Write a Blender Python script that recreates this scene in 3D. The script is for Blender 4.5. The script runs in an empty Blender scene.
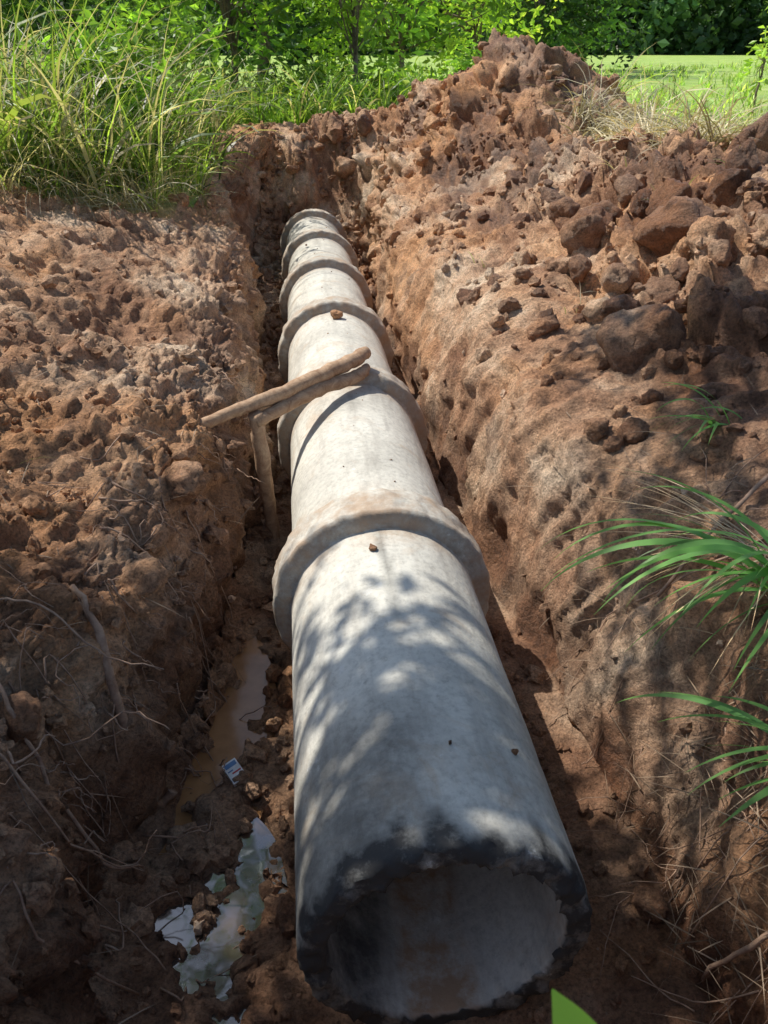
import bpy, math, numpy as np
from mathutils import Vector
rng=np.random.default_rng(7)
scene=bpy.context.scene

# ---------------------------------------------------------------- noise
_G=np.random.default_rng(1).normal(size=(256,3)); _G/=np.linalg.norm(_G,axis=1)[:,None]
def _h(ix,iy,iz,seed=0):
    n=(ix.astype(np.int64)*374761393+iy.astype(np.int64)*668265263+iz.astype(np.int64)*1442695041+seed*974634777)&0xffffffff
    n=((n^(n>>13))*1274126177)&0xffffffff
    return n^(n>>16)
def perlin(x,y,z,seed=0):
    x,y,z=np.broadcast_arrays(np.asarray(x,float),np.asarray(y,float),np.asarray(z,float))
    ix,iy,iz=np.floor(x),np.floor(y),np.floor(z)
    fx,fy,fz=x-ix,y-iy,z-iz
    q=lambda t:t*t*t*(t*(t*6-15)+10)
    u,v,w=q(fx),q(fy),q(fz)
    r=0
    for a in (0,1):
        for b in (0,1):
            for c in (0,1):
                g=_G[_h(ix+a,iy+b,iz+c,seed)&255]
                d=g[...,0]*(fx-a)+g[...,1]*(fy-b)+g[...,2]*(fz-c)
                r=r+d*(u if a else 1-u)*(v if b else 1-v)*(w if c else 1-w)
    return r*1.5
def fbm(x,y,z,oct=4,seed=0,gain=.5):
    r=0;a=1;f=1
    for i in range(oct):
        r=r+a*perlin(x*f,y*f,z*f,seed+i*17); a*=gain; f*=2.03
    return r
def cells(x,y,seed=0,tilt=1.3,thr=0.):
    """angular broken lumps: each cell is a randomly tilted facet with a crease around it"""
    ix,iy=np.floor(x),np.floor(y)
    best=np.full(x.shape,9.);hid=np.zeros(x.shape);sec=np.full(x.shape,9.);tl=np.zeros(x.shape)
    for a in (-1,0,1):
        for b in (-1,0,1):
            h=_h(ix+a,iy+b,ix*0,seed); h2=_h(ix+a,iy+b,ix*0+1,seed+3)
            dx=ix+a+(h&255)/255.-x; dy=iy+b+((h>>8)&255)/255.-y
            d=dx*dx+dy*dy
            m=d<best
            sec=np.where(m,best,np.minimum(sec,d))
            hid=np.where(m,((h>>16)&255)/255.,hid)
            tl=np.where(m,dx*(((h2)&255)/127.5-1)+dy*(((h2>>8)&255)/127.5-1),tl)
            best=np.where(m,d,best)
    edge=np.clip((np.sqrt(sec)-np.sqrt(best))*3.2,0,1)
    hh=np.clip((hid-thr)/(1-thr),0,1)
    return edge**.7*hh*(.8+tilt*tl)
def sst(a,b,x):
    t=np.clip((x-a)/(b-a),0,1); return t*t*(3-2*t)

# ---------------------------------------------------------------- mesh helpers
def mk(name,V,F,mat=None,smooth=True,col=None,attrs=None,matidx=None,parent=None):
    V=np.asarray(V,float).reshape(-1,3)
    me=bpy.data.meshes.new(name)
    if isinstance(F,np.ndarray):
        n,k=F.shape
        me.vertices.add(len(V)); me.vertices.foreach_set('co',V.ravel())
        me.loops.add(n*k); me.loops.foreach_set('vertex_index',F.ravel().astype(np.int32))
        me.polygons.add(n); me.polygons.foreach_set('loop_start',(np.arange(n)*k).astype(np.int32))
        me.polygons.foreach_set('loop_total',np.full(n,k,np.int32))
        me.update(calc_edges=True)
    else:
        me.from_pydata([tuple(v) for v in V],[],[tuple(f) for f in F]); me.update()
    me.polygons.foreach_set('use_smooth',np.full(len(me.polygons),smooth))
    if col is not None:
        c=np.ones((len(V),4)); c[:,:3]=col
        at=me.attributes.new('col','FLOAT_COLOR','POINT'); at.data.foreach_set('color',c.ravel())
    for k_,a in (attrs or {}).items():
        at=me.attributes.new(k_,'FLOAT','POINT'); at.data.foreach_set('value',np.asarray(a,float).ravel())
    ob=bpy.data.objects.new(name,me); scene.collection.objects.link(ob)
    if mat is not None:
        for m in (mat if isinstance(mat,(list,tuple)) else [mat]): me.materials.append(m)
    if matidx is not None: me.polygons.foreach_set('material_index',np.asarray(matidx,np.int32))
    if parent: ob.parent=parent
    return ob
class Acc:
    def __init__(s): s.V=[];s.F=[];s.C=[];s.n=0
    def add(s,V,F,C=None):
        s.V.append(V); s.F.append(F+s.n); s.n+=len(V)
        if C is not None: s.C.append(np.broadcast_to(C,V.shape) if np.ndim(C)==1 else C)
    def make(s,name,mat,smooth=True,**k):
        return mk(name,np.concatenate(s.V),np.concatenate(s.F),mat,smooth,col=np.concatenate(s.C) if s.C else None,**k)

def tube(P,R,k=8,seed=0,rough=0.0):
    P=np.asarray(P,float); R=np.asarray(R,float)*np.ones(len(P))
    T=np.gradient(P,axis=0); T/=np.linalg.norm(T,axis=1)[:,None]+1e-9
    up=np.array([.13,.21,.97]) if abs(T[0][2])<.9 else np.array([1.,.1,0])
    A=np.cross(T,up);A/=np.linalg.norm(A,axis=1)[:,None];B=np.cross(T,A)
    P=np.vstack([P[:1],P,P[-1:]]);A=np.vstack([A[:1],A,A[-1:]]);B=np.vstack([B[:1],B,B[-1:]])
    R=np.concatenate([[R[0]*.02],R,[R[-1]*.02]])
    th=np.linspace(0,2*np.pi,k,endpoint=False)
    rr=R[:,None]*(1+rough*np.random.default_rng(seed).normal(size=(len(R),k)))
    V=P[:,None]+rr[...,None]*(np.cos(th)[None,:,None]*A[:,None]+np.sin(th)[None,:,None]*B[:,None])
    n=len(P); i,j=np.meshgrid(np.arange(n-1),np.arange(k),indexing='ij'); j2=(j+1)%k
    F=np.stack([i*k+j,i*k+j2,(i+1)*k+j2,(i+1)*k+j],-1).reshape(-1,4)
    return V.reshape(-1,3),F
def spline(pts,n=20,jit=0,seed=0):
    pts=np.asarray(pts,float); t=np.linspace(0,len(pts)-1,n)
    out=[]
    P=np.vstack([2*pts[0]-pts[1],pts,2*pts[-1]-pts[-2]])
    for a in t:
        i=min(int(a),len(pts)-2);f=a-i
        p0,p1,p2,p3=P[i],P[i+1],P[i+2],P[i+3]
        out.append(.5*((2*p1)+(-p0+p2)*f+(2*p0-5*p1+4*p2-p3)*f*f+(-p0+3*p1-3*p2+p3)*f**3))
    out=np.array(out)
    if jit: out+=np.random.default_rng(seed).normal(size=out.shape)*jit
    return out
def blades(root,az,L,W,lean,droop,col,seg=6,twist=None,tipcol=None,tip=2.2):
    N=len(root); t=np.linspace(0,1,seg+1)
    f=lambda a:np.broadcast_to(np.asarray(a,float),(N,))
    az,L,W,lean,droop=map(f,(az,L,W,lean,droop))
    phi=lean[:,None]+droop[:,None]*t[None]**1.3
    pm=.5*(phi[:,1:]+phi[:,:-1]); dl=(L/seg)[:,None]
    r=np.concatenate([np.zeros((N,1)),np.cumsum(np.sin(pm)*dl,1)],1)
    z=np.concatenate([np.zeros((N,1)),np.cumsum(np.cos(pm)*dl,1)],1)
    d=np.stack([np.cos(az),np.sin(az)],1)
    C=np.zeros((N,seg+1,3)); C[...,0]=root[:,None,0]+r*d[:,None,0];C[...,1]=root[:,None,1]+r*d[:,None,1];C[...,2]=root[:,None,2]+z
    tw=f(twist if twist is not None else 0)
    side=np.stack([-d[:,1]*np.cos(tw),d[:,0]*np.cos(tw),np.sin(tw)],1)
    w=.5*W[:,None]*np.minimum(1,.45+2.5*t[None])*np.clip(1-t[None]**tip,0.02,1)
    V=np.stack([C-side[:,None]*w[...,None],C+side[:,None]*w[...,None]],2).reshape(-1,3)
    b=(np.arange(N)*(seg+1)*2)[:,None]; s=np.arange(seg)[None]*2
    F=np.stack([b+s,b+s+1,b+s+3,b+s+2],-1).reshape(-1,4)
    col=np.asarray(col)*np.ones((N,3)); tc=col if tipcol is None else np.asarray(tipcol)*np.ones((N,3))
    c=col[:,None]*(1-t[None,:,None]**2)+tc[:,None]*t[None,:,None]**2
    return V,F,np.repeat(c,2,axis=1).reshape(-1,3)
def leaves(P,size,col,r,aspect=.42,flat=.5):
    N=len(P); d=r.normal(size=(N,3)); d[:,2]=d[:,2]*flat-.25; d/=np.linalg.norm(d,axis=1)[:,None]
    u=r.normal(size=(N,3)); u[:,2]*=.4; s=np.cross(d,u); s/=np.linalg.norm(s,axis=1)[:,None]
    nn=np.cross(d,s)
    sz=(np.asarray(size)*r.uniform(.6,1.3,N))[:,None]
    V=np.stack([P-d*sz*.5,P+s*sz*aspect*.5+nn*sz*.07,P+d*sz*.5-nn*sz*.05,P-s*sz*aspect*.5+nn*sz*.07],1).reshape(-1,3)
    F=np.arange(N*4).reshape(-1,4)
    return V,F,np.repeat(col*np.ones((N,3)),4,axis=0)

# ---------------------------------------------------------------- materials
def newmat(name):
    m=bpy.data.materials.new(name); m.use_nodes=True; nt=m.node_tree
    b=nt.nodes['Principled BSDF']; return m,nt,b
def noise(nt,vec,scale,detail=6,rough=.55,dist=0):
    n=nt.nodes.new('ShaderNodeTexNoise'); n.inputs['Scale'].default_value=scale;n.inputs['Detail'].default_value=detail
    n.inputs['Roughness'].default_value=rough;n.inputs['Distortion'].default_value=dist
    nt.links.new(vec,n.inputs['Vector']); return n.outputs['Fac']
def ramp(nt,fac,stops):
    n=nt.nodes.new('ShaderNodeValToRGB'); nt.links.new(fac,n.inputs[0]); e=n.color_ramp.elements
    while len(e)<len(stops): e.new(.5)
    for i,(p,c) in enumerate(stops):
        e[i].position=p; e[i].color=(*c,1) if hasattr(c,'__len__') else (c,c,c,1)
    return n.outputs[0]
def mix(nt,fac,a,b,mode='MIX'):
    n=nt.nodes.new('ShaderNodeMix'); n.data_type='RGBA'; n.blend_type=mode
    for s,v in ((n.inputs[0],fac),(n.inputs[6],a),(n.inputs[7],b)):
        if hasattr(v,'is_linked') : nt.links.new(v,s)
        elif hasattr(v,'__len__'): s.default_value=(*v,1)
        else: s.default_value=v
    return n.outputs[2]
def mth(nt,op,a,b=0,clamp=False):
    n=nt.nodes.new('ShaderNodeMath'); n.operation=op; n.use_clamp=clamp
    for s,v in ((n.inputs[0],a),(n.inputs[1],b)):
        if hasattr(v,'is_linked'): nt.links.new(v,s)
        else: s.default_value=v
    return n.outputs[0]
def attr(nt,name,out='Fac'):
    n=nt.nodes.new('ShaderNodeAttribute'); n.attribute_name=name; return n.outputs[out]
def bump(nt,b,h,strength=.5,dist=.02,prev=None):
    n=nt.nodes.new('ShaderNodeBump'); n.inputs['Strength'].default_value=strength;n.inputs['Distance'].default_value=dist
    nt.links.new(h,n.inputs['Height'])
    if prev: nt.links.new(prev,n.inputs['Normal'])
    nt.links.new(n.outputs[0],b.inputs['Normal']); return n.outputs[0]

def soil_mat():
    m,nt,b=newmat('soil')
    g=nt.nodes.new('ShaderNodeNewGeometry').outputs['Position']
    n1=noise(nt,g,1.5,5,.62,.5)
    c=ramp(nt,n1,[(.32,(.27,.135,.075)),(.44,(.48,.265,.15)),(.54,(.64,.41,.255)),(.68,(.80,.61,.43))])
    n4=noise(nt,g,.8,3,.6,.8)
    c=mix(nt,ramp(nt,n4,[(.48,0.),(.62,.55)]),c,(.68,.34,.145))
    n5=noise(nt,g,2.3,5,.65,.3)
    c=mix(nt,ramp(nt,n5,[(.58,0.),(.66,.6)]),c,(.20,.12,.078))
    n2=noise(nt,g,13,4,.7)
    c=mix(nt,1.,c,ramp(nt,n2,[(.3,.6),(.5,1.),(.7,1.25)]),'MULTIPLY')
    n3=noise(nt,g,85,3,.7)
    c=mix(nt,.9,c,ramp(nt,n3,[(.3,.4),(.5,1.),(.72,1.45)]),'MULTIPLY')
    v=nt.nodes.new('ShaderNodeTexVoronoi'); v.inputs['Scale'].default_value=38; nt.links.new(g,v.inputs['Vector'])
    peb=ramp(nt,v.outputs['Distance'],[(.12,1.),(.2,0.)])
    pick=ramp(nt,n2,[(.55,0.),(.6,.6)])
    c=mix(nt,mth(nt,'MULTIPLY',peb,pick),c,(.64,.50,.36))
    wet_shade=attr(nt,'wet_shade'); wn=mth(nt,'MULTIPLY',wet_shade,ramp(nt,n5,[(.3,.65),(.6,1.)]),True)
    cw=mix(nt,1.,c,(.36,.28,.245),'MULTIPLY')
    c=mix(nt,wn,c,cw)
    gr=attr(nt,'green')
    gc=ramp(nt,noise(nt,g,.6,4,.7),[(.3,(.22,.36,.06)),(.5,(.36,.50,.10)),(.7,(.48,.56,.18))])
    c=mix(nt,gr,c,gc)
    nt.links.new(c,b.inputs['Base Color'])
    r=mth(nt,'SUBTRACT',.95,mth(nt,'MULTIPLY',wn,.58)); nt.links.new(r,b.inputs['Roughness'])
    b.inputs['Specular IOR Level'].default_value=.4
    bump(nt,b,noise(nt,g,26,7,.75),1.,.04)
    return m
SOIL=soil_mat()

def fol_mat(name,trans=.35,rough=.45):
    m,nt,b=newmat(name); c=attr(nt,'col','Color')
    nt.links.new(c,b.inputs['Base Color']); b.inputs['Roughness'].default_value=rough
    t=nt.nodes.new('ShaderNodeBsdfTranslucent')
    nt.links.new(mix(nt,1.,c,(1.7,1.8,.9),'MULTIPLY'),t.inputs['Color'])
    ms=nt.nodes.new('ShaderNodeMixShader'); ms.inputs[0].default_value=trans
    nt.links.new(b.outputs[0],ms.inputs[1]);nt.links.new(t.outputs[0],ms.inputs[2])
    nt.links.new(ms.outputs[0],nt.nodes['Material Output'].inputs['Surface']); return m
FOL=fol_mat('foliage',.42); DRY=fol_mat('dry_straw',.15,.7)
def wood_mat(name,c1,c2):
    m,nt,b=newmat(name); tc=nt.nodes.new('ShaderNodeTexCoord').outputs['Object']
    n=noise(nt,tc,18,5,.7,1.); nt.links.new(ramp(nt,n,[(.3,c1),(.7,c2)]),b.inputs['Base Color']); b.inputs['Roughness'].default_value=.85
    bump(nt,b,noise(nt,tc,60,4,.7),.6,.006); return m
WOOD=wood_mat('muddy_wood',(.26,.14,.075),(.58,.40,.25)); BARK=wood_mat('bark',(.09,.06,.04),(.28,.22,.16)); TWIG=wood_mat('twig_bark',(.20,.11,.07),(.46,.31,.21))

def conc_mat():
    m,nt,b=newmat('concrete'); tcn=nt.nodes.new('ShaderNodeTexCoord'); tc=tcn.outputs['Object']
    oi=nt.nodes.new('ShaderNodeObjectInfo'); 
    ad=nt.nodes.new('ShaderNodeVectorMath'); ad.operation='ADD'; nt.links.new(tc,ad.inputs[0])
    cb=nt.nodes.new('ShaderNodeCombineXYZ'); nt.links.new(mth(nt,'MULTIPLY',oi.outputs['Random'],40.),cb.inputs[1]); nt.links.new(cb.outputs[0],ad.inputs[1])
    p=ad.outputs[0]
    c=ramp(nt,noise(nt,p,2.2,6,.6,.4),[(.3,(.47,.445,.385)),(.5,(.61,.58,.50)),(.7,(.71,.68,.59))])
    n40=noise(nt,p,40,5,.7)
    c=mix(nt,.75,c,ramp(nt,n40,[(.3,.65),(.5,1.),(.7,1.15)]),'MULTIPLY')
    mp=nt.nodes.new('ShaderNodeMapping'); mp.inputs['Scale'].default_value=(9,1.3,9); nt.links.new(p,mp.inputs[0])
    c=mix(nt,ramp(nt,noise(nt,mp.outputs[0],1.4,5,.65),[(.50,0.),(.72,.5)]),c,(.30,.27,.23))
    c=mix(nt,ramp(nt,noise(nt,p,3.1,5,.7,.6),[(.54,0.),(.65,.45)]),c,(.48,.35,.23))
    n8=noise(nt,p,8,7,.72)
    st=attr(nt,'stain_shade'); sn=mth(nt,'MULTIPLY',st,ramp(nt,n8,[(.25,.35),(.6,1.15)]),True)
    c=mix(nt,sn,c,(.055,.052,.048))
    md=attr(nt,'mud'); mn=mth(nt,'MULTIPLY',md,ramp(nt,n8,[(.4,.1),(.62,1.1)]),True)
    c=mix(nt,mn,c,(.42,.28,.175))
    wp=ramp(nt,n8,[(.31,.5),(.37,0.)])
    c=mix(nt,wp,c,(.75,.74,.69))
    n20=noise(nt,p,17,5,.75)
    c=mix(nt,ramp(nt,n20,[(.62,0.),(.70,.35)]),c,(.20,.17,.14))
    nt.links.new(c,b.inputs['Base Color']); b.inputs['Roughness'].default_value=.85;b.inputs['Specular IOR Level'].default_value=.3
    q=bump(nt,b,n8,.35,.012); 
    v=nt.nodes.new('ShaderNodeTexVoronoi'); v.inputs['Scale'].default_value=75; nt.links.new(p,v.inputs['Vector'])
    q=bump(nt,b,ramp(nt,v.outputs['Distance'],[(.05,0.),(.16,1.)]),.35,.003,q)
    bump(nt,b,n40,.5,.006,q)
    return m
CONC=conc_mat()
def water_mat(name,c1,c2,refl,tint,rg=.03):
    m,nt,b=newmat(name); g=nt.nodes.new('ShaderNodeNewGeometry').outputs['Position']
    nt.links.new(ramp(nt,noise(nt,g,9,4),[(.35,c1),(.65,c2)]),b.inputs['Base Color'])
    b.inputs['Roughness'].default_value=.3; b.inputs['IOR'].default_value=1.33
    gl=nt.nodes.new('ShaderNodeBsdfGlossy'); gl.inputs['Roughness'].default_value=rg; gl.inputs['Color'].default_value=(*tint,1)
    bn=nt.nodes.new('ShaderNodeBump'); bn.inputs['Strength'].default_value=.15; bn.inputs['Distance'].default_value=.01
    nt.links.new(noise(nt,g,6,2),bn.inputs['Height']); nt.links.new(bn.outputs[0],gl.inputs['Normal'])
    ms=nt.nodes.new('ShaderNodeMixShader'); ms.inputs[0].default_value=refl
    nt.links.new(b.outputs[0],ms.inputs[1]);nt.links.new(gl.outputs[0],ms.inputs[2])
    nt.links.new(ms.outputs[0],nt.nodes['Material Output'].inputs['Surface']); return m
W1=water_mat('muddy_water',(.32,.155,.06),(.46,.24,.10),.05,(1,.9,.8),.10); W2=water_mat('clear_puddle_water',(.06,.036,.024),(.11,.066,.042),.19,(.88,.95,1),.05)

# ---------------------------------------------------------------- ground
S=.04
def zf(y): return -S*(np.clip(y,0,12)-1.06)
def xL(y): return np.interp(y,[-6,.5,1.5,2.36,3.45,5.5,8,9.3,10.8,12],[-.9,-1.0,-.98,-.74,-.63,-.6,-.66,-1.0,-1.0,-.6])+.06*perlin(y*1.7,0*y,0*y+3.3,5)+.025*perlin(y*6,0*y,0*y+3.3,15)
def xR(y): return np.interp(y,[-6,1,2,3,4.2,8,11,12],[.75,.72,.74,.63,.56,.58,.72,.7])+.045*perlin(y*1.7,0*y,0*y+8.3,6)
def geo(a,b,d0,gr):
    o=[a];d=d0
    while o[-1]<b: o.append(o[-1]+d); d*=gr
    return np.array(o)
sl=np.concatenate([np.linspace(0,.32,70)[:-1],geo(.32,3.5,.011,1.0085),]); sl=np.concatenate([sl,geo(sl[-1]+.05,260,.06,1.10)])
sr=np.concatenate([np.linspace(0,.42,90)[:-1],geo(.42,4.2,.011,1.0075),]); sr=np.concatenate([sr,geo(sr[-1]+.05,320,.06,1.10)])
fl=np.linspace(0,1,110)[1:-1]
yy=np.concatenate([-geo(0.02,30,.05,1.12)[::-1],np.linspace(0,.7,30)[:-1]])
y=.7; o=[]
while y<21: o.append(y); y+=.0065+.004*max(y-1,0)
while y<340: o.append(y); y+=.0042*y*(1+ (y-21)*.04)
yy=np.concatenate([yy,o])
nl,nf,nr=len(sl),len(fl),len(sr); nx=nl+nf+nr
Y=np.repeat(yy[:,None],nx,1); XL=xL(yy)[:,None]; XR=xR(yy)[:,None]
X=np.concatenate([XL-sl[::-1][None],XL+(XR-XL)*fl[None],XR+sr[None]],1)
side=np.concatenate([-np.ones(nl),np.zeros(nf),np.ones(nr)])[None]*np.ones_like(X)
s=np.concatenate([sl[::-1],0*fl,sr])[None]*np.ones_like(X)
def bumpf(x,y,cx,cy,rx,ry,h): return h*np.exp(-(((x-cx)/rx)**2+((y-cy)/ry)**2))
def top(x,y):
    z=1.05+.25*sst(-1.0,-2.6,x)*sst(16,9,y)
    z=z+bumpf(x,y,2.60,10.6,1.15,1.3,1.18)+bumpf(x,y,1.5,11.6,1.2,.9,.42)+bumpf(x,y,0,12.6,1.6,.8,.25)+bumpf(x,y,3.6,9.6,1.,1.2,.12)
    z=z+(.52*np.exp(-((x-2.7)/.95)**2))*sst(10.5,6.5,y)*sst(-1,2.5,y)
    return z
Zt=top(X,Y)+.10*fbm(X*.7,Y*.7,0*X,3,11)*sst(25,10,np.abs(Y)+np.abs(X)*.5)
gl=np.interp(s,[0,.04,.11,.24,.8,1.5,400],[0,.34,.66,.76,.9,1,1])
gr_=np.interp(s,[0,.04,.12,.22,.5,1.0,1.6,400],[0,.28,.64,.80,.88,.95,1,1])
gr2=np.interp(s,[0,.10,.24,.42,1.1,1.8,400],[0,.32,.66,.83,.95,1,1]); kk=sst(2.9,1.9,Y); gr_=gr_*(1-kk)+gr2*kk
gg=np.where(side<0,gl,np.where(side>0,gr_,0))
ZF=zf(Y)
def seg_d(x,y,pts):
    best=np.full(x.shape,9.)
    for (ax,ay),(bx,by) in zip(pts[:-1],pts[1:]):
        t=np.clip(((x-ax)*(bx-ax)+(y-ay)*(by-ay))/((bx-ax)**2+(by-ay)**2),0,1)
        best=np.minimum(best,np.hypot(x-ax-t*(bx-ax),y-ay-t*(by-ay)))
    return best
P1=[(-.56,2.6),(-.63,2.15),(-.80,1.9),(-.86,1.75)]; P2=[(-.50,1.82),(-.53,1.55)]; P3=[(-.53,1.52),(-.62,1.36),(-.56,1.1),(-.60,.85)]; P4=[(-.74,1.45),(-.67,1.25)]
wob=.08*fbm(X*8,Y*8,0*X,4,31,.6)
b1=sst(.16,.05,seg_d(X,Y,P1)+wob); b2=np.maximum.reduce([sst(.10,.01,seg_d(X,Y,P2)+wob),sst(.11,.01,seg_d(X,Y,P3)+wob),sst(.07,.0,seg_d(X,Y,P4)+wob)])
floor=ZF+.035+.02*sst(.3,.6,X)-.085*b1-.075*b2
floor=floor+.09*sst(.16,0,np.abs(X-XL))*(side==0)
Z=np.where(side==0,floor,ZF+.055+(Zt-ZF-.055)*gg)
e=sst(10.9,12.2,Y+.2*perlin(X*1.5,0*X,0*X+.5,9)); Z=Z*(1-e)+Zt*e
e2=sst(.74,.25,Y); Z=Z*(1-e2)+np.maximum(Z,.95+0*Z)*e2
def normals(X,Y,Z):
    dU=np.stack([np.gradient(a,axis=1) for a in (X,Y,Z)],-1); dV=np.stack([np.gradient(a,axis=0) for a in (X,Y,Z)],-1)
    n=np.cross(dU,dV); return n/(np.linalg.norm(n,axis=-1)[...,None]+1e-12)
n=normals(X,Y,Z)
green=sst(-.12,.12,(np.maximum.reduce([Y-12.9,X-4.3,np.where(X<-1.35,Y-(7.0+.8*(X+2.4)),-9)])*.3)+.12*perlin(X*1.3,Y*1.3,0*X,3))
green*=(1-bumpf(X,Y,2.65,10.6,2.0,2.0,1.3).clip(0,1))
dirt=(1-green)*sst(30,14,np.abs(Y)+.3*np.abs(X))
uu=np.where(side<0,-s-Z,np.where(side>0,s+Z,X))*1.0
spoil=np.clip(sst(1.15,1.6,X)*sst(.95,1.2,Z)+sst(8.6,9.8,Y)*sst(-1.2,-.2,X),0,1)*(1-green)
slope=1-np.clip(n[...,2],0,1)
wallm=sst(.15,.5,slope)
inpud=np.clip(b1+b2,0,1)
damp=np.where(side==0,.45*(1-inpud)*sst(-.30,-.42,X)+.1,1)
rub=.40+.60*sst(-.15,.25,perlin(X*.9,Y*.9,Z*.9,91))
rub=np.where(side<0,np.maximum(rub,.75),rub)
# right-hand cut face: smeared by the machine, scored down the slope
sm=(side>0)*sst(6.0,4.6,Y+.5*perlin(X*1.2,Y*1.2,Z*1.2,61))*sst(.95,.60,s+.35*perlin(X*2,Y*2,Z*2,62))
sm=np.maximum(sm,(side>0)*sst(.32,.2,s)*.7*sst(9,7,Y))
sm*=.62+.38*sst(-.15,.15,perlin(X*1.6,Y*1.6,Z*1.6,63))
rid=lambda f,sd:1-2*np.abs(perlin(X*f,Y*f,Z*f,sd))
D=.10*fbm(X*1.7,Y*1.7,Z*1.7,4,2)*np.where(side==0,.25,1)*(1-.3*sm)
D+=.032*fbm(X*8,Y*8,Z*8,5,3,.6)*(.45+.55*(side!=0))*(1-.6*inpud)*(1-.65*sm)
D+=.035*(rid(3.1,70)-.6)*(side!=0)*(1-.7*sm)
wu=uu+.06*perlin(X*6,Y*6,Z*6,92); wy=Y+.06*perlin(X*6,Y*6,Z*6,93)
D+=dirt*rub*(1-.93*sm)*(.060*cells(wu*6,wy*6,1,1.5,.25)*damp+.034*cells(wu*14,wy*14,2,1.5,.2)*np.sqrt(damp)+.014*cells(wu*34,wy*34,4)*(1-inpud)-.022*damp)
D+=sm*.014*cells(wu*24,wy*24,6,1.5,.55)
D+=spoil*(1-sm)*(.18*cells(wu*2.3,wy*2.3,5,1.4,.3)-.05+.09*cells(wu*5.2,wy*5.2,7,1.5,.2))
sk=Y+.35*Z+.10*perlin(X*1.3,Y*1.3,Z*1.3,88)
g1=perlin(sk*8,uu*1.1,0*X,8); g2=perlin(sk*19,uu*2.2,0*X,18)
D+=sm*sst(.05,.2,Z)*(.060*(1-2.4*np.abs(g1))*(.5+perlin(X*2,Y*2,Z*2,89))+.014*(1-2.4*np.abs(g2)))*sst(6,3.5,Y)
D+=wallm*.08*perlin(Y*5,Z*1.2,0*Y,12)*(side!=0)*(s<1.)*(1-.4*sm)
D*=(.12+.88*dirt)
X2,Y2,Z2=X+n[...,0]*D,Y+n[...,1]*D,Z+n[...,2]*D
zrel=Z2-ZF
wet_shade=np.clip(sst(.36,.08,zrel+.22*perlin(X*3,Y*3,Z*3,21)),0,1)*(Y<11.0)*(.55+.45*(side!=0))
wet_shade=np.maximum(wet_shade,inpud*.85)
wet_shade=np.maximum(wet_shade,sst(.65,.35,zrel+.2*perlin(X*2.5,Y*2.5,Z*2.5,23))*(side<0)*sst(3.4,2.2,Y)*.95)  # shade painted into the lower left wall's colour near the camera
wet_shade=np.maximum(wet_shade,sst(.45,.15,zrel+.2*perlin(X*2.5,Y*2.5,Z*2.5,27))*(side>0)*.9)
wet_shade=np.maximum(wet_shade,.65*sst(.1,.5,perlin(X*1.1,Y*1.1,Z*2.2,40))*sst(.2,.0,np.abs(zrel-.55)-.25)*(side<0))
wet_shade=np.maximum(wet_shade,.85*sst(1.10,1.35,X)*sst(-.02,.28,perlin(X*1.4,Y*1.4,Z*1.4,44)+.1))
wet_shade=np.maximum(wet_shade,.5*sst(3.6,2.4,Y)*(side>0)*sst(-.2,.25,perlin(X*1.3,Y*1.3,Z*1.3,46)))
wet_shade=np.maximum(wet_shade,.45*sst(2.0,1.1,Y)*(side!=0))  # shade painted into the soil colour of both near banks
iy,ix=np.meshgrid(np.arange(len(yy)-1),np.arange(nx-1),indexing='ij')
F=np.stack([iy*nx+ix,iy*nx+ix+1,(iy+1)*nx+ix+1,(iy+1)*nx+ix],-1).reshape(-1,4)
GV=np.stack([X2,Y2,Z2],-1)
ground=mk('ground',GV.reshape(-1,3),F,SOIL,True,attrs={'wet_shade':wet_shade,'green':green})
n2=normals(X2,Y2,Z2)
dA=np.abs(np.gradient(X,axis=1)*np.gradient(Y,axis=0))*(1+2*wallm)
GVf=GV.reshape(-1,3); GN=n2.reshape(-1,3); wet_shadef=wet_shade.ravel()
def gz(x,y):
    i=np.argmin((GVf[:,0]-x)**2+(GVf[:,1]-y)**2); return GVf[i,2]
def sample(mask,N_,r=rng):
    w=(dA*mask).ravel(); w=w/w.sum(); return r.choice(len(w),N_,p=w)
def gzs(xy): return np.array([gz(a,b) for a,b in xy])

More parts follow.
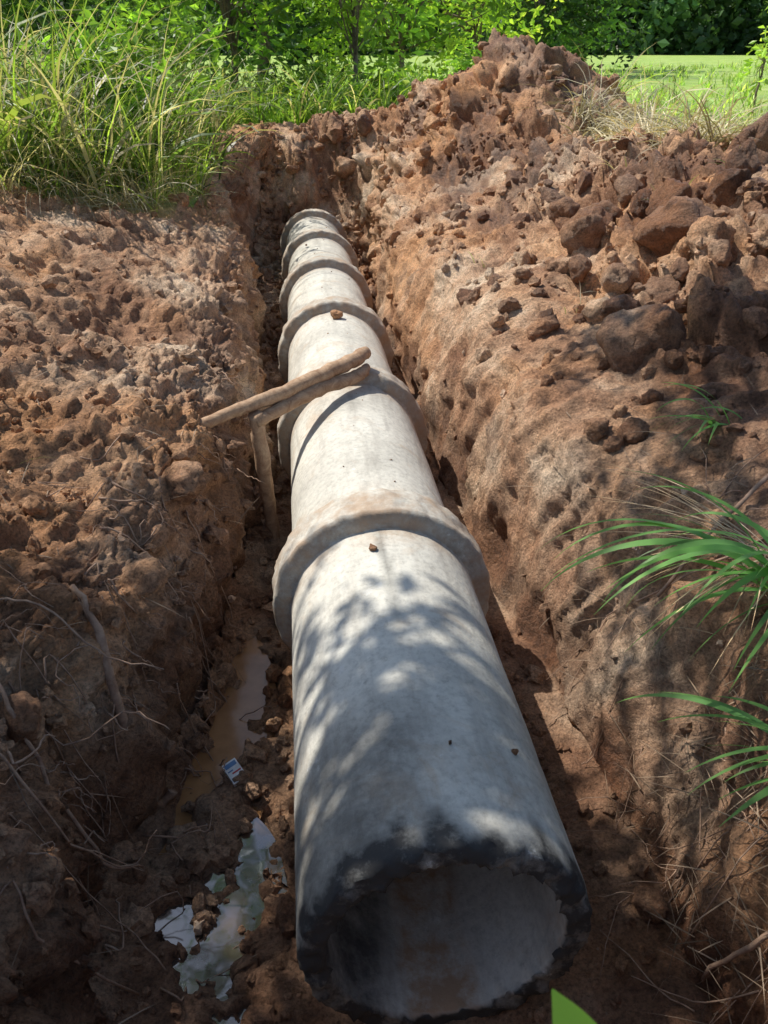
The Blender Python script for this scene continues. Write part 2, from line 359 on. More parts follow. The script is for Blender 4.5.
# ---------------------------------------------------------------- soil clods and stones
def ico(sub):
    import bmesh
    bm=bmesh.new(); bmesh.ops.create_icosphere(bm,subdivisions=sub,radius=1)
    V=np.array([v.co[:] for v in bm.verts]);Fa=np.array([[v.index for v in f.verts] for f in bm.faces]);bm.free();return V,Fa
I1=ico(1);I2=ico(2);I3=ico(4)
def lumps(idx,sizes,name,mat,sink=.25,lod=2,wetv=None,P=None):
    V0,F0={1:I1,2:I2,3:I3}[lod]
    n_=len(sizes); Vs=[];Fs=[];ws=[]
    for k in range(n_):
        p=GVf[idx[k]] if P is None else P[k]; nn=GN[idx[k]] if P is None else np.array([0,0,1.])
        sc=sizes[k]*rng.uniform(.55,1.2,3)
        o=rng.uniform(-99,99,3)
        if lod==3:
            dd=np.ones(len(V0))
            for q in range(9):
                pn=rng.normal(size=3); pn/=np.linalg.norm(pn); t=V0@pn; dd=np.minimum(dd,np.where(t>.05,rng.uniform(.55,.9)/np.maximum(t,.05),9))
            d=dd*(1+.16*fbm(V0[:,0]*2+o[0],V0[:,1]*2+o[1],V0[:,2]*2+o[2],4,4,.6))
        else:
            d=1+.75*perlin(V0[:,0]*1.3+o[0],V0[:,1]*1.3+o[1],V0[:,2]*1.3+o[2],3)+rng.uniform(-.12,.12,len(V0))
        q=V0*d[:,None]*sc
        a=rng.uniform(0,6.28); R=np.array([[math.cos(a),-math.sin(a),0],[math.sin(a),math.cos(a),0],[0,0,1]])
        b_=rng.uniform(-.7,.7); R2=np.array([[1,0,0],[0,math.cos(b_),-math.sin(b_)],[0,math.sin(b_),math.cos(b_)]])
        Vs.append(q@(R2@R).T+p+nn*sizes[k]*(.5-sink)); Fs.append(F0+k*len(V0)); 
        ws.append(np.full(len(V0),(wet_shadef[idx[k]] if P is None else 0)*.9 if wetv is None else wetv[k]))
    return mk(name,np.concatenate(Vs),np.concatenate(Fs),mat,lod==3,attrs={'wet_shade':np.concatenate(ws),'green':0*np.concatenate(ws)})
vis=dirt*(np.abs(X)<6)*(Y>.7)*(Y<13.5)
m_all=vis*(.35+1.0*spoil+.9*(side<0)*(Y<4))*rub*(1-.7*sm)/(.6+.25*np.maximum(Y-1,0))
i=sample(m_all,10500); lumps(i,rng.gamma(1.5,.0050,10500)*(1+.14*GVf[i,1])+.0035,'soil_clods',SOIL)
fm_=vis*(side==0)*(X<-.38)*(1-.9*inpud)+.6*vis*(side==0)*(X>.42)
i=sample(fm_,1100); lumps(i,rng.gamma(1.8,.0075,1100)*(1+.06*GVf[i,1])+.004,'soil_clods',SOIL,wetv=rng.uniform(.1,.8,1100))
i=sample(fm_*(Y<6),60); lumps(i,rng.gamma(3,.008,60)+.008,'soil_lumps',SOIL,lod=3,wetv=rng.uniform(.2,.8,60))
i=sample(vis*(spoil+.05)*rub*(1-sm),450); lumps(i,rng.gamma(2.0,.021,450)+.02,'soil_lumps',SOIL,lod=3,wetv=rng.choice([0,0,.3,.95],450))
i=sample(vis*(side>0)*(s>.25)*(s<.8)*(Y>2.4)*(Y<8),130); lumps(i,rng.gamma(2.0,.014,130)+.01,'soil_lumps',SOIL,lod=3,wetv=rng.choice([0,.2,.5,.9],130))
i=sample(vis*(X>1.3)*(X<3.2)*(Y>3.2)*(Y<6.5),60); lumps(i,rng.gamma(3.0,.022,60)+.03,'soil_boulders',SOIL,lod=3,wetv=rng.choice([.5,.9,1,1],60))
PL=np.array([[1.75,5.3,0],[2.05,5.25,0],[1.55,4.95,0],[2.3,5.0,0],[1.5,4.2,0],[1.9,3.9,0],[1.7,5.8,0],[2.6,5.1,0],[2.1,4.6,0],[1.35,3.6,0]]);PL[:,2]=gzs(PL[:,:2])+.02
lumps(None,[.15,.14,.12,.12,.11,.09,.12,.13,.1,.08],'soil_boulders',SOIL,lod=3,wetv=[1,1,.8,.9,.6,.4,1,.8,.9,.5],P=PL)
def stone_mat():
    m,nt,b=newmat('stone'); g=nt.nodes.new('ShaderNodeNewGeometry').outputs['Position']
    nt.links.new(ramp(nt,noise(nt,g,6,6),[(.3,(.38,.22,.13)),(.6,(.56,.40,.27))]),b.inputs['Base Color']); b.inputs['Roughness'].default_value=.85
    bump(nt,b,noise(nt,g,60,5),.4,.01);return m
i=sample(vis,200); lumps(i,rng.gamma(2,.006,200)+.005,'stones',stone_mat(),lod=2)

# ---------------------------------------------------------------- puddles
def puddle(name,x0,x1,y0,y1,z,mat):
    nx_,ny_=24,30; u,v=np.meshgrid(np.linspace(-1,1,nx_),np.linspace(-1,1,ny_))
    uu_=u*np.sqrt(1-v*v/2.2); vv_=v*np.sqrt(1-u*u/2.2)
    V=np.stack([(x0+x1)/2+(x1-x0)/2*uu_,(y0+y1)/2+(y1-y0)/2*vv_,0*u+z],-1).reshape(-1,3)
    a,b_=np.meshgrid(np.arange(ny_-1),np.arange(nx_-1),indexing='ij')
    mk(name,V,np.stack([a*nx_+b_,a*nx_+b_+1,(a+1)*nx_+b_+1,(a+1)*nx_+b_],-1).reshape(-1,4),mat)
puddle('muddy_puddle',-1.0,-.45,1.6,2.9,-.040,W1)
puddle('puddle',-.85,-.40,.75,1.84,-.012,W2)

# ---------------------------------------------------------------- concrete pipes
RO,RI,RB,LP=.372,.300,.446,1.64
def pipe(k):
    first=(k==0)
    prof=[]
    for t in np.linspace(1.50,0.012,40): prof.append((t,RI,1))
    prof+= [(0.0,RI+.008,2),(-.001,RI+.02,2),(-.001,RI+.035,2),(-.001,RO-.012,2),(0.004,RO-.004,2)]
    for t in np.linspace(.015,LP-.215,75): prof.append((t,RO,0))
    prof+=[(LP-.210,RO+.008,3),(LP-.204,RO+.03,3),(LP-.198,RB-.010,3),(LP-.188,RB,3)]
    for t in np.linspace(LP-.175,LP-.03,14): prof.append((t,RB,3))
    prof+=[(LP-.012,RB-.004,3),(LP-.005,RB-.014,3),(LP-.004,RO+.01,3),(LP-.004,RI+.01,3)]
    for t in np.linspace(LP-.01,1.52,4): prof.append((t,RI,1))
    pr=np.array(prof); K=144; th=np.linspace(0,2*np.pi,K,endpoint=False)
    T,TH=np.meshgrid(pr[:,0],th,indexing='ij'); R=np.repeat(pr[:,1][:,None],K,1); tag=np.repeat(pr[:,2][:,None],K,1)
    cx,cz=np.cos(TH),np.sin(TH)
    o=k*7.7
    R=R+.0035*perlin(cx*2+o,T*2.5,cz*2,3)+.0012*fbm(cx*9+o,T*18,cz*9,3,5)
    R=R+(tag==3)*(.011*fbm(cx*5+o,T*8,cz*5,4,8,.6))
    T2=T+(tag==2)*.014*fbm(cx*9+o,R*30,cz*9,4,9,.6)
    if first:
        nearr=sst(.05,0,T)*(tag!=1)
        R=R-nearr*.020*np.clip(fbm(cx*9,T*20,cz*9,4,14,.65)+.2,0,1)
    T2=T2+(tag==3)*.014*fbm(cx*3+o,0*T,cz*3,3,13)
    V=np.stack([R*cx,T2,R*cz],-1)
    m=len(pr); a,b_=np.meshgrid(np.arange(m),np.arange(K),indexing='ij'); b2_=(b_+1)%K; a2=(a+1)%m
    Fq=np.stack([a*K+b_,a2*K+b_,a2*K+b2_,a*K+b2_],-1).reshape(-1,4)
    stain_shade=np.zeros_like(T)
    if first:
        stain_shade=np.maximum(1.15*sst(.12,0.,T+.07*fbm(cx*4,T*5,cz*4,3,22)),.65*sst(.80,.1,T+.2*fbm(cx*2.5,T*2,cz*2.5,3,24))*(.15+.85*sst(.3,-.4,cx+.3*perlin(cx*3,T*3,cz*3,2))))
        stain_shade=np.maximum(stain_shade,(tag==2)*.93)
    else:
        stain_shade=.30*sst(.12,0,T)
    stain_shade=np.maximum(stain_shade,.8*sst(.08,0,np.abs(cx+.05+.05*perlin(T*4,0*T,0*T+k,2)))*sst(.6,1.2,T)*(cz>0)*(.75 if first else .25)*(tag==0))
    stain_shade=np.maximum(stain_shade,.45*sst(-.1,-.7,cz)*(tag!=1))
    stain_shade=np.where(tag==1,.0+.8*sst(-.25,-.65,cx+.1*fbm(cx*3,T*3,cz*3,3,6)),stain_shade)  # bore: shade on its left side put into the colour
    stain_shade=np.where(tag==3,np.maximum(stain_shade,.35*(T<LP-.185)+.10),stain_shade)  # collar front face darker than the band behind it
    mud=(tag==3)*.65+.5*sst(LP-.38,LP-.22,T)*(tag==0)+.8*sst(-.3,-.8,cz)*(tag==0)+ (0 if first else .35*sst(.3,0,T))
    mud=np.where(tag==1,1.1*sst(-.93,-.99,cz+.04*fbm(cx*6,T*4,cz*6,3,6)),mud)
    ob=mk('concrete_pipe',V.reshape(-1,3),Fq,CONC,True,attrs={'stain_shade':stain_shade,'mud':mud})
    yw=1.056+k*1.648
    ob.location=(0.006*math.sin(k*2.1),yw,.372-S*(yw-1.056)); ob.rotation_euler=(-math.atan(S),0,.004*math.sin(k*3))
    return ob
for k in range(6): pipe(k)
pts=[];sz=[]
def onpipe(x,y,dz=0): return [x,y,.372-S*(y-1.056)+math.sqrt(RO**2-x*x)+dz]
pts+=[onpipe(-.055,2.36,.008),onpipe(.05,1.38,.004),onpipe(.235,1.40,.003),onpipe(.0,5.62,.02)];sz+=[.018,.008,.011,.045]
for q in range(45):
    y_=rng.uniform(2.6,10);x_=rng.normal()*.12; pts.append(onpipe(np.clip(x_,-.3,.3),y_,0));sz.append((rng.gamma(1.3,.0010)+.0012)*(1+.2*y_))
lumps(None,sz,'soil_crumbs',SOIL,lod=3,wetv=[.9,.9,.9,.2]+[.4]*45,P=np.array(pts))

# ---------------------------------------------------------------- wooden poles over the trench
pole=bpy.data.objects.new('wooden_pole_prop',None); scene.collection.objects.link(pole)
def part(name,pts,r,n_=26,jit=.003,k=12,mat=WOOD):
    P=spline(pts,n_,jit,len(name)); V,F_=tube(P,np.interp(np.linspace(0,1,n_),np.linspace(0,1,len(r)),r),k,3,.04); return mk(name,V,F_,mat,True,parent=pole)
part('long_pole',[(-.80,3.50,.70),(-.45,3.72,.74),(-.05,4.08,.765),(.10,4.30,.76)],[.028,.037,.042,.038])
part('short_pole',[(-.52,3.60,.665),(-.25,3.85,.70),(.02,4.08,.70),(.10,4.22,.70)],[.032,.038,.036,.024])
part('stake',[(-.52,3.62,.70),(-.505,3.63,.45),(-.49,3.66,.1),(-.48,3.66,-.2)],[.036,.040,.036,.032])

# ---------------------------------------------------------------- roots & twigs
acc=Acc()
def tw(pts,r0,r1,n_=18,j=.004):
    P=spline(pts,n_,j,len(acc.V)); V,F_=tube(P,np.linspace(r0,r1,n_),6,1,.08); acc.add(V,F_)
def on(x,y,d=0): return (x,y,gz(x,y)+d)
tw([on(-1.05,2.10,.03),on(-.98,2.02,.06),on(-.93,1.90,.04),on(-.88,1.86,.03),on(-.81,1.90,.06)],.011,.020)
tw([on(-1.2,1.75,.04),on(-1.1,1.62,.08),on(-.95,1.5,.10),on(-.85,1.55,.06)],.008,.004)
tw([on(-1.25,1.5,.05),on(-1.1,1.45,.10),on(-.98,1.42,.08),on(-.88,1.5,.12),on(-.78,1.55,.25)],.005,.002)
tw([on(-1.3,1.95,.03),(-1.1,1.92,gz(-1.1,1.92)+.10),(-.92,1.85,.72),(-.74,1.82,.66)],.004,.002)
tw([on(-1.2,1.78,.03),(-1.05,1.70,gz(-1.05,1.7)+.12),(-.85,1.72,.60),(-.72,1.66,.58)],.004,.0015)
for q in range(60):
    x0=rng.uniform(-1.35,-.7);y0=rng.uniform(1.1,3.1); a=rng.normal()*.6 if rng.random()<.7 else rng.uniform(0,6.28);L=rng.uniform(.10,.36)
    pts_=[];hh=rng.uniform(.1,1)**2
    for t in np.linspace(0,1,6):
        xx=x0+L*t*math.cos(a)+rng.normal()*.03;yq=y0+L*t*math.sin(a)+rng.normal()*.03
        pts_.append(on(xx,yq,.012+.08*math.sin(t*2.8)*hh))
    r_=rng.uniform(.0010,.0045); tw(pts_,r_,r_*.4,16,.003)
for q in range(85):
    y0=rng.uniform(1.2,4.6); x0=float(xL(np.array(y0)))-rng.uniform(.02,.16); z0=gz(x0,y0)+.01; L=rng.uniform(.08,.28)
    p=[(x0,y0,z0)];
    for t in range(4): p.append((p[-1][0]+rng.uniform(.0,.05),p[-1][1]+rng.normal()*.03,p[-1][2]-L/4*rng.uniform(-.2,1)))
    r_=rng.uniform(.0012,.0046); tw(p,r_,r_*.35,14,.003)
acc.make('exposed_roots',TWIG)
acc=Acc()
tw([on(.90,2.02,.03),(1.1,2.08,gz(1.1,2.08)+.05),(1.35,2.2,gz(1.35,2.2)+.06),(1.7,2.4,gz(1.7,2.4)+.05)],.006,.010)
tw([on(.82,2.2,.03),(1.05,2.0,gz(1.05,2.0)+.06),(1.4,1.95,gz(1.4,1.95)+.08)],.003,.005)
tw([on(.72,1.05,.05),on(.86,.98,.05),on(1.0,1.0,.04)],.006,.012)
for q in range(110):
    x0=rng.uniform(.62,1.3);y0=rng.uniform(.9,2.3) if rng.random()<.6 else rng.uniform(.9,1.35); a=rng.uniform(0,6.28);L=rng.uniform(.1,.38)
    pts_=[on(x0+L*t*math.cos(a)+rng.normal()*.01,y0+L*t*math.sin(a)+rng.normal()*.01,.01+.05*math.sin(t*3)*rng.random()) for t in np.linspace(0,1,4)]
    r_=rng.uniform(.0008,.0028); tw(pts_,r_,r_*.5,10,.002)
acc.make('dead_twigs',TWIG)

# ---------------------------------------------------------------- carton
def boxes(bl):
    V=[];Fq=[];mi=[]
    for (c,sz_,m_) in bl:
        o_=len(V)
        for a in (-1,1):
            for b_ in (-1,1):
                for d in (-1,1): V.append((c[0]+a*sz_[0]/2,c[1]+b_*sz_[1]/2,c[2]+d*sz_[2]/2))
        for f in ((0,1,3,2),(4,6,7,5),(0,4,5,1),(2,3,7,6),(0,2,6,4),(1,5,7,3)): Fq.append([o_+q for q in f]);mi.append(m_)
    return V,Fq,mi
def plain(name,c,r=.5,metal=0):
    m,nt,b=newmat(name); g=nt.nodes.new('ShaderNodeTexCoord').outputs['Object']
    nt.links.new(mix(nt,.5,c,ramp(nt,noise(nt,g,25,5),[(.35,.55),(.65,1.1)]),'MULTIPLY'),b.inputs['Base Color']);b.inputs['Roughness'].default_value=r;b.inputs['Metallic'].default_value=metal;return m
V,Fq,mi=boxes([((0,0,0),(.055,.088,.022),0),((0,.028,.0118),(.045,.018,.0012),1),((0,-.03,.0118),(.047,.018,.0012),2),((0.006,-.006,.0118),(.034,.006,.0012),3),((-.012,.006,.0118),(.02,.005,.0012),1),((.0,.0445,0),(.05,.0012,.018),1),((0.0281,.0,0),(.0012,.07,.014),3)])
cp=mk('cigarette_pack',V,Fq,[plain('pack_white',(.8,.8,.77)),plain('pack_blue',(.12,.25,.45)),plain('pack_dark',(.08,.1,.12)),plain('pack_red',(.55,.06,.05))],False,matidx=mi)
cp.location=(-.60,1.95,max(gz(-.6,1.95),-.04)+.024); cp.rotation_euler=(.2,-.15,.55)
md=cp.modifiers.new('b','BEVEL'); md.width=.0008

# ---------------------------------------------------------------- excavator bucket (yellow, at the right)
def bucket():
    V=[];Fq=[];mi=[]
    prof=[(.5*math.cos(t)-.05,.38*math.sin(t)) for t in np.linspace(.15,4.3,26)]+[(.05,-.42),(.42,-.44)]
    n_=len(prof); w=.5
    for sx in (-w,w):
        for sc in (1,.93):
            for p in prof: V.append((sx if sc==1 else sx*.98,p[0]*sc,p[1]*sc))
    for i_ in range(n_-1):
        a,b_,c,d=i_,i_+1,2*n_+i_+1,2*n_+i_; Fq.append((a,b_,c,d)); Fq.append((n_+i_,3*n_+i_,3*n_+i_+1,n_+i_+1)); mi+=[0,2]
    for sx,o_ in ((-w,0),(w,2*n_)):
        Fq.append(tuple(range(o_,o_+n_))); mi.append(0)
    bl=[]
    for t in np.linspace(-.42,.42,5): bl.append(((t,.50,-.45),(.07,.2,.05),1))
    bl+= [((-.16,-.25,.42),(.04,.34,.26),0),((.16,-.25,.42),(.04,.34,.26),0),((-w-.02,0,.0),(.03,.6,.06),0),((w+.02,0,0),(.03,.6,.06),0),((0,-.3,.48),(.42,.07,.07),1)]
    v2,f2,m2=boxes(bl); o_=len(V); V+=v2; Fq+=[[q+o_ for q in f] for f in f2]; mi+=m2
    return mk('excavator_bucket',V,Fq,[plain('yellow_paint',(.88,.46,.02),.4),plain('worn_steel',(.18,.16,.14),.5,.6),plain('bucket_inside',(.2,.14,.09),.7)],False,matidx=mi)
bk=bucket(); bk.location=(3.98,6.35,1.42); bk.rotation_euler=(.15,.1,.5)

# ---------------------------------------------------------------- grasses
def gcols(r,n_,dryp=.25,b=1.):
    pal=np.array([(.13,.22,.035),(.22,.33,.05),(.32,.43,.08),(.06,.11,.02),(.16,.25,.055)])*b
    c=pal[r.integers(0,5,n_)]*r.uniform(.75,1.25,(n_,1)); d=r.random(n_)<dryp
    c[d]=np.array([.58,.50,.33])*r.uniform(.6,1.2,(d.sum(),1)); return np.minimum(c,.8)
def grass_patch(name,mask,n_,Lr,Wr,leanr,droopr,dry,clump=0,seg=6,mat=FOL,r=rng,b=1.,tipdry=.3,azc=None):
    ci=sample(mask,n_//clump); i_=np.repeat(ci,clump); root=GVf[i_]+np.c_[r.normal(size=(len(i_),2))*.06,np.zeros(len(i_))-.03]
    n_=len(i_); hs=np.repeat(r.uniform(.55,1.15,len(ci)),clump)
    c=gcols(r,n_,dry,b)
    c*=np.repeat(r.uniform(.5,1.4,len(ci)),clump)[:,None]
    tc=c.copy(); td=r.random(n_)<tipdry; tc[td]=[.42,.36,.18]
    az=r.uniform(0,6.283,n_) if azc is None else azc+r.normal(size=n_)*.9
    V,F_,C=blades(root,az,r.uniform(*Lr,n_)*hs,r.uniform(*Wr,n_),r.uniform(*leanr,n_),r.uniform(*droopr,n_),c,seg,r.uniform(-.9,.9,n_),tc)
    return mk(name,V,F_,mat,True,col=C)
edge=6.55+.62*(X+2.6)
edge=np.maximum(edge,6.2)+np.where(X>-1.55,(X+1.55)*12,0)
lm=((Y>edge+.25*perlin(X*1.5,Y*1.5,0*X,60))&(X<-.95)&(X>-9)&(Y<14)).astype(float)*sst(14,10,Y)+1e-12
front=lm*((Y<edge+1.3))
grass_patch('tall_grass',lm*(Y>edge+.35),6600,(.9,2.0),(.012,.028),(.05,.45),(.6,1.9),.30,clump=16,seg=5)
grass_patch('tall_grass',front+1e-12,3400,(.4,1.1),(.009,.022),(.1,.8),(.9,2.4),.40,clump=12,seg=5)
grass_patch('reed_grass',lm*(Y>edge+.3),1900,(.9,1.9),(.03,.06),(.05,.6),(.8,2.0),.22,clump=9,b=1.15)
grass_patch('dry_grass',front+1e-12,2200,(.4,1.0),(.006,.014),(.5,1.2),(.8,1.8),1.,clump=10,mat=DRY,azc=-1.6,seg=5)
grass_patch('tall_grass',((Y>12.9)&(Y<17)&(X>-3)&(X<2.2)).astype(float)+1e-12,3800,(.5,1.3),(.02,.045),(.05,.5),(.6,1.8),.08,clump=12,b=1.4,seg=5)
nb=1-((X>3.3)&(Y<7.3))
rm=((X>3.6)&(X<8)&(Y>6.2)&(Y<13)).astype(float)*(1-bumpf(X,Y,2.65,10.6,1.2,1.5,1.))*nb
grass_patch('weeds',rm.clip(0)+1e-12,3600,(.4,1.0),(.010,.02),(.1,.8),(.6,2.0),.5,clump=12,b=1.3,seg=5)
grass_patch('dry_grass',((X>2.8)&(X<5.4)&(Y>6.0)&(Y<9.4)).astype(float)*nb+1e-12,4200,(.4,.95),(.008,.018),(.3,1.2),(.8,1.8),1.,clump=20,mat=DRY,seg=5)
fm=((Y>13)&(Y<60)&(X>1.5)&(X<45)).astype(float)/np.maximum(Y,1)**1.0
grass_patch('field_grass',fm,14000,(.25,.6),(.02,.06),(.05,.6),(.4,1.4),.10,seg=3,clump=8,b=1.9)
bm_=vis*((side>0)&(s>.4)|(side<0)&(s>.2)).astype(float)*(Y<7)
grass_patch('grass_sprouts',bm_,200,(.08,.3),(.003,.007),(.2,.9),(.6,1.6),.3,clump=8,b=1.2)
i_=sample(((side>0)&(Y<3)&(Y>.85)&(s<.9)).astype(float)*(.3+1.5*(Y<1.6))+.2*((side<0)&(Y<3.4)&(Y>.9)&(s<.9)),1000); nn_=len(i_)
V,F_,C=blades(GVf[i_]+GN[i_]*.012,rng.uniform(0,6.28,nn_),rng.uniform(.05,.22,nn_),rng.uniform(.0015,.005,nn_),rng.uniform(1.1,1.6,nn_),rng.uniform(.1,.5,nn_),np.array([.38,.27,.18])*rng.uniform(.3,1.1,(nn_,1)),4,rng.uniform(-.5,.5,nn_))
mk('straw_litter',V,F_,DRY,True,col=C)

def tuss(name,root,specs,mat=FOL,colr=(.13,.31,.09)):
    n_=len(specs); sp=np.array(specs,float)
    R=np.array(root)+np.c_[rng.normal(size=(n_,2))*.03,np.zeros(n_)]
    c=np.array(colr)*rng.uniform(.6,1.6,(n_,1))
    V,F_,C=blades(R,sp[:,0],sp[:,1],sp[:,2],sp[:,3],sp[:,4],c,16,sp[:,5],c*np.array([1.5,1.2,.9]))
    return mk(name,V,F_,mat,True,col=C)
sp=[(math.pi+.05,.90,.034,.70,1.6,.3),(math.pi-.15,.84,.030,.80,1.8,-.4),(math.pi+.25,.82,.032,.6,1.8,.1),(math.pi+.45,.68,.028,.8,1.6,.5),(math.pi+.12,.76,.032,.5,2.2,-.2),(math.pi-.35,.8,.026,.7,1.9,.2)]
for q in range(26):
    sp.append((math.pi+rng.normal()*.50,rng.uniform(.4,.82),rng.uniform(.010,.028),rng.uniform(.4,1.15),rng.uniform(1.1,2.1),rng.uniform(-.8,.8)))
tuss('grass_tussock',(1.10,1.66,gz(1.10,1.66)+.0),sp)
sp=[(math.pi+.75,.60,.036,.7,1.3,.2),(math.pi+.35,.50,.030,.9,1.2,-.2),(math.pi-.3,.46,.026,.8,1.4,.3),(math.pi+.05,.52,.026,.6,1.6,.3)]
for q in range(14):
    sp.append((math.pi+rng.normal()*.6+.1,rng.uniform(.25,.5),rng.uniform(.010,.024),rng.uniform(.5,1.2),rng.uniform(.7,1.5),rng.uniform(-.7,.7)))
tuss('grass_tussock',(.96,1.16,gz(.96,1.16)-.01),sp)
sp=[(math.pi+rng.normal()*.6,rng.uniform(.2,.45),rng.uniform(.008,.018),rng.uniform(.5,1.2),rng.uniform(.7,1.6),rng.uniform(-.7,.7)) for q in range(12)]
tuss('grass_tussock',(1.32,2.55,gz(1.32,2.55)-.01),sp)
sp=[(rng.uniform(2.2,4.1),rng.uniform(.4,.75),.005,rng.uniform(.9,1.3),rng.uniform(.4,.9),0) for q in range(34)]
tuss('dry_grass',(1.18,1.85,gz(1.18,1.85)),sp,DRY,(.55,.45,.30))
# weed just under the camera, one leaf tip reaching into the frame
Vw=Acc()
P=spline([(.03,.10,.93),(.0,.15,1.2),(-.04,.20,1.36)],10); V,F_=tube(P,np.linspace(.006,.003,10),6); Vw.add(V,F_,np.array([.12,.2,.04]))
for (az,L,ln,dr,w_,zz) in [(2.1,.368,.12,.70,.09,1.30),(.4,.2,.9,.8,.05,1.20),(3.6,.2,.9,.8,.05,1.15),(5.,.28,.7,.8,.05,1.23)]:
    V,F_,C=blades(np.array([[-.030,.19,zz]]),az,L,w_,ln,dr,np.array([[.26,.50,.05]]),40,tip=6); Vw.add(V,F_,C)
Vw.make('weed_plant',FOL)

# ---------------------------------------------------------------- trees
def tree(name,base,height,crown_c,crown_r,nclump,per,lsize,col,trunk_r=.12,spread=.35,r=None):
    r=r or rng; base=np.array(base,float); cc=np.array(crown_c,float); cr=np.array(crown_r,float)
    par=bpy.data.objects.new(name,None); scene.collection.objects.link(par)
    d=r.normal(size=(nclump,3)); d/=np.linalg.norm(d,axis=1)[:,None]; rad=r.uniform(.25,1.05,nclump)**.6
    cl=cc+d*rad[:,None]*cr*(1+.2*r.normal(size=(nclump,1)))
    Pq=np.repeat(cl,per,0)+r.normal(size=(nclump*per,3))*spread*np.array([1,1,.6])
    shade=np.repeat(r.uniform(.35,1.6,nclump),per)*r.uniform(.7,1.3,nclump*per)
    V,F_,C=leaves(Pq,lsize,np.minimum(np.array(col)*shade[:,None]*1.2,.75),r)
    mk('crown',V,F_,FOL,False,col=C,parent=par)
    a=Acc(); topc=cc+[0,0,-cr[2]*.2]
    trunk=spline([base,base*.5+topc*.5+r.normal(size=3)*.12*height*.3,topc],16,.01); V,F_=tube(trunk,np.linspace(trunk_r,trunk_r*.35,16),10,1,.05); a.add(V,F_)
    for q in r.choice(nclump,min(nclump,26),replace=False):
        st=trunk[r.integers(6,16)]; mid=(st+cl[q])/2+r.normal(size=3)*.08+[0,0,.1]
        V,F_=tube(spline([st,mid,cl[q]],9,.01,int(q)),np.linspace(trunk_r*.3,trunk_r*.06,9),6); a.add(V,F_)
    a.make('trunk_and_limbs',BARK,parent=par); return par
r2=np.random.default_rng(21)
def shade_tree():
    r=np.random.default_rng(5); par=bpy.data.objects.new('shade_tree',None); scene.collection.objects.link(par)
    L=np.array([-.45,.35,.82]); cl=[]; NC=225
    while len(cl)<NC:
        p=np.array([r.uniform(-6.3,1.0),r.uniform(1.0,6.2),r.uniform(4.9,6.4)])
        g=p-L*((p[2]-.7)/L[2])
        ylim=2.35+1.1*float(sst(.7,1.3,np.array(g[0])))+.35*float(sst(-.45,-1.0,np.array(g[0])))
        if g[1]>ylim or g[1]<-.9 or g[0]<-2.6 or g[0]>2.7: continue
        th=-.02 if abs(g[0])<.55 else -.18
        if perlin(np.array(g[0]*1.9+.3),np.array(g[1]*1.9),np.array(.3),77)<th: continue
        cl.append(p)
    cl=np.array(cl); per=42
    P=np.repeat(cl,per,0)+r.normal(size=(len(cl)*per,3))*np.array([.17,.17,.13])
    V,F_,C=leaves(P,.135,np.array([.06,.13,.02])*r.uniform(.6,1.4,(len(P),1)),r,.5)
    mk('crown',V,F_,FOL,False,col=C,parent=par)
    a=Acc(); tr=spline([(-4.8,1.6,1.0),(-4.6,1.9,2.6),(-3.6,2.6,4.3),(-2.6,3.2,5.4)],20,.01); V,F_=tube(tr,np.linspace(.17,.06,20),12,1,.05);a.add(V,F_)
    for q in range(0,NC,7):
        st=tr[r.integers(10,20)]; V,F_=tube(spline([st,(st+cl[q])/2+[0,0,.15],cl[q]],9,.01,q),np.linspace(.035,.006,9),6);a.add(V,F_)
    a.make('trunk_and_limbs',BARK,parent=par)
shade_tree()
T=[
 ((-4.5,13.5,1.2),(-4.5,13.5,4.2),(2.6,1.8,2.2),75,42,.20,(.15,.24,.035),.08),
 ((-8.5,13,1.2),(-8.5,13,3.6),(3.,2,2.6),70,42,.21,(.11,.19,.03),.1),
 ((-1.2,16.0,1.1),(-1.2,16.,4.0),(2.2,1.6,2.2),65,42,.21,(.12,.21,.03),.09),
 ((1.0,15.5,1.1),(1.0,16.,3.6),(1.5,1.3,1.7),50,40,.18,(.26,.38,.05),.06),
 ((2.6,21,1.0),(2.6,21,4.2),(2.3,2,2.6),65,42,.26,(.17,.28,.04),.1),
 ((7.0,31,1.0),(5.8,31,4.2),(3.2,2.5,3.2),80,45,.32,(.36,.48,.07),.14),
 ((12.2,42,1.0),(11.6,42,5.2),(3.6,3.5,4.3),100,50,.42,(.06,.12,.022),.2),
 ((16.5,50,1.0),(16.0,50,6.0),(4.2,3.5,4.8),80,45,.47,(.09,.17,.03),.2),
 ((-7,20,1.0),(-7,20,4.5),(4.5,3,3.6),100,42,.33,(.05,.10,.02),.16),
 ((-1,26,1.0),(-1,26,5),(4.5,3,4.2),100,42,.38,(.04,.085,.018),.2),
 ((-14,24,1.0),(-14,24,5),(5,3,4.2),90,42,.42,(.05,.10,.02),.2),
]
for b_,c_,cr_,nc,per,ls,co,tr_ in T: tree('tree',b_,5,c_,cr_,nc,per,ls,co,tr_,spread=.10*sum(cr_)/2,r=r2)
for (x,y,z,rr_,co) in [(-2.0,9.0,1.9,.6,(.18,.31,.04)),(-3.4,8.2,2.0,.7,(.20,.33,.045)),(.4,14.3,1.6,.7,(.28,.42,.05)),(1.6,14.4,1.5,.6,(.28,.42,.05)),(-5.,8.9,2.1,.8,(.14,.25,.04)),(2.9,15.5,1.6,.7,(.24,.38,.05)),(-1.9,11.4,2.0,.8,(.20,.33,.04))]:
    tree('shrub',(x,y,1.1),2,(x,y,z),(rr_,rr_*.8,rr_*.9),26,36,.14,co,.025,spread=.16,r=r2)
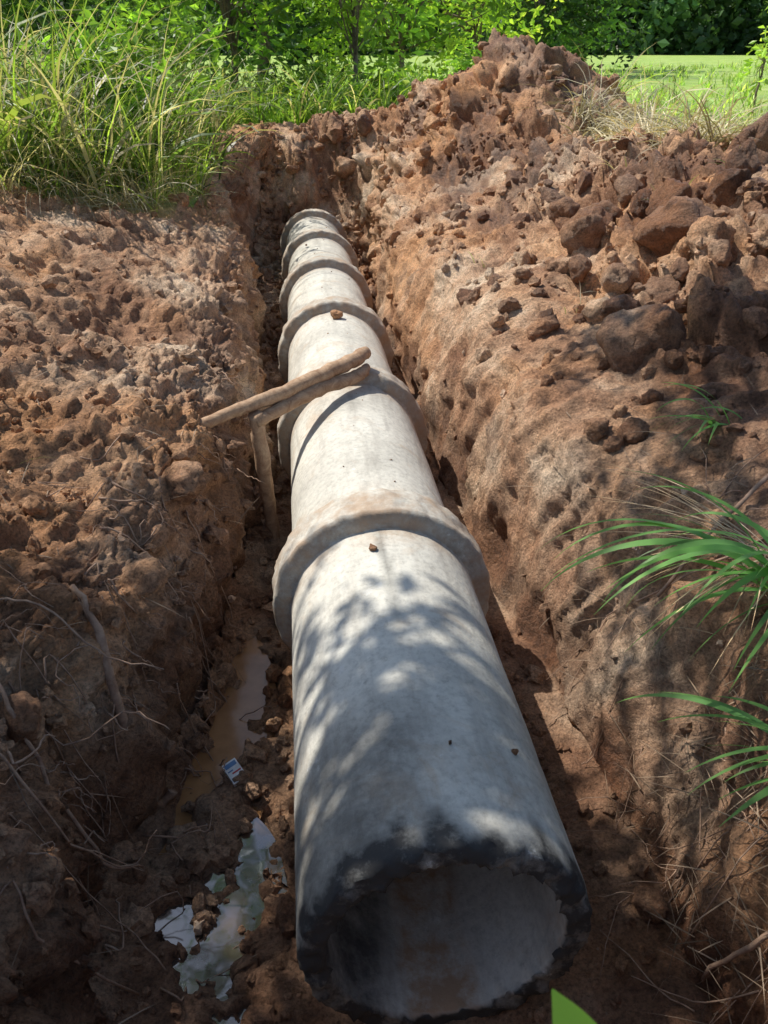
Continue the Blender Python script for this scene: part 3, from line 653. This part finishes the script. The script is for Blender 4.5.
tree('sapling',(9.3,17,1.0),3,(9.3,17,2.3),(.45,.4,.9),12,12,.2,(.3,.42,.07),.03,spread=.14,r=r2)
r3=np.random.default_rng(9); A=Acc()
for q in range(100):
    x=-50+q*1.9+r3.normal()*1.2; yq=150+r3.normal()*7-(.18*abs(x-20)); h=r3.uniform(11,17); rr_=r3.uniform(3.5,5.5)
    ncl=14; d=r3.normal(size=(ncl,3)); d/=np.linalg.norm(d,axis=1)[:,None]
    cl=np.array([x,yq,1+h*.55])+d*np.array([rr_,rr_,h*.42]); per=26
    cl=np.vstack([cl,np.array([[x+r3.normal()*2,yq-4,2.2],[x+r3.normal()*2,yq-3,3.4],[x,yq-3,5]])]); ncl=17
    P=np.repeat(cl,per,0)+r3.normal(size=(ncl*per,3))*1.3; P[:,2]=np.maximum(P[:,2],1.2)
    sh=np.repeat(r3.uniform(.45,1.5,ncl),per)*r3.uniform(.7,1.3,ncl*per)
    V,F_,C=leaves(P,1.6,np.array([.09,.17,.06])*sh[:,None]*r3.uniform(.7,1.3),r3,.7); A.add(V,F_,C)
A.make('distant_trees',FOL,False)

# ---------------------------------------------------------------- light
w=bpy.data.worlds.new('World'); scene.world=w; w.use_nodes=True; nt=w.node_tree
sky=nt.nodes.new('ShaderNodeTexSky'); sky.sky_type='NISHITA'; sky.sun_disc=False
Ld=Vector((-.45,.35,.82)).normalized()
sky.sun_elevation=math.asin(Ld.z); sky.sun_rotation=math.atan2(Ld.x,Ld.y)
nt.links.new(sky.outputs[0],nt.nodes['Background'].inputs['Color']); nt.nodes['Background'].inputs['Strength'].default_value=.14
sl_=bpy.data.lights.new('sun','SUN'); sl_.energy=5.0; sl_.angle=math.radians(.5); sl_.color=(1,.96,.89)
so=bpy.data.objects.new('sun',sl_); scene.collection.objects.link(so); so.rotation_euler=(-Ld).to_track_quat('-Z','Y').to_euler(); so.location=(-5,4,12)

# ---------------------------------------------------------------- camera
cam=bpy.data.cameras.new('camera'); co=bpy.data.objects.new('camera',cam); scene.collection.objects.link(co); scene.camera=co
cam.sensor_fit='VERTICAL'; cam.sensor_height=36; cam.lens=36*773/1024; cam.clip_start=.02; cam.clip_end=1000
cam.dof.use_dof=True; cam.dof.focus_distance=3.4; cam.dof.aperture_fstop=9
co.location=(-.277,0,2.28); co.rotation_euler=(math.radians(90-31.1),0,math.radians(-6.4))
scene.view_settings.view_transform='Standard'; scene.view_settings.look='None'; scene.view_settings.exposure=0
print('VERTS',len(GVf),'poly total',sum(len(o.data.polygons) for o in bpy.data.objects if o.type=='MESH'))
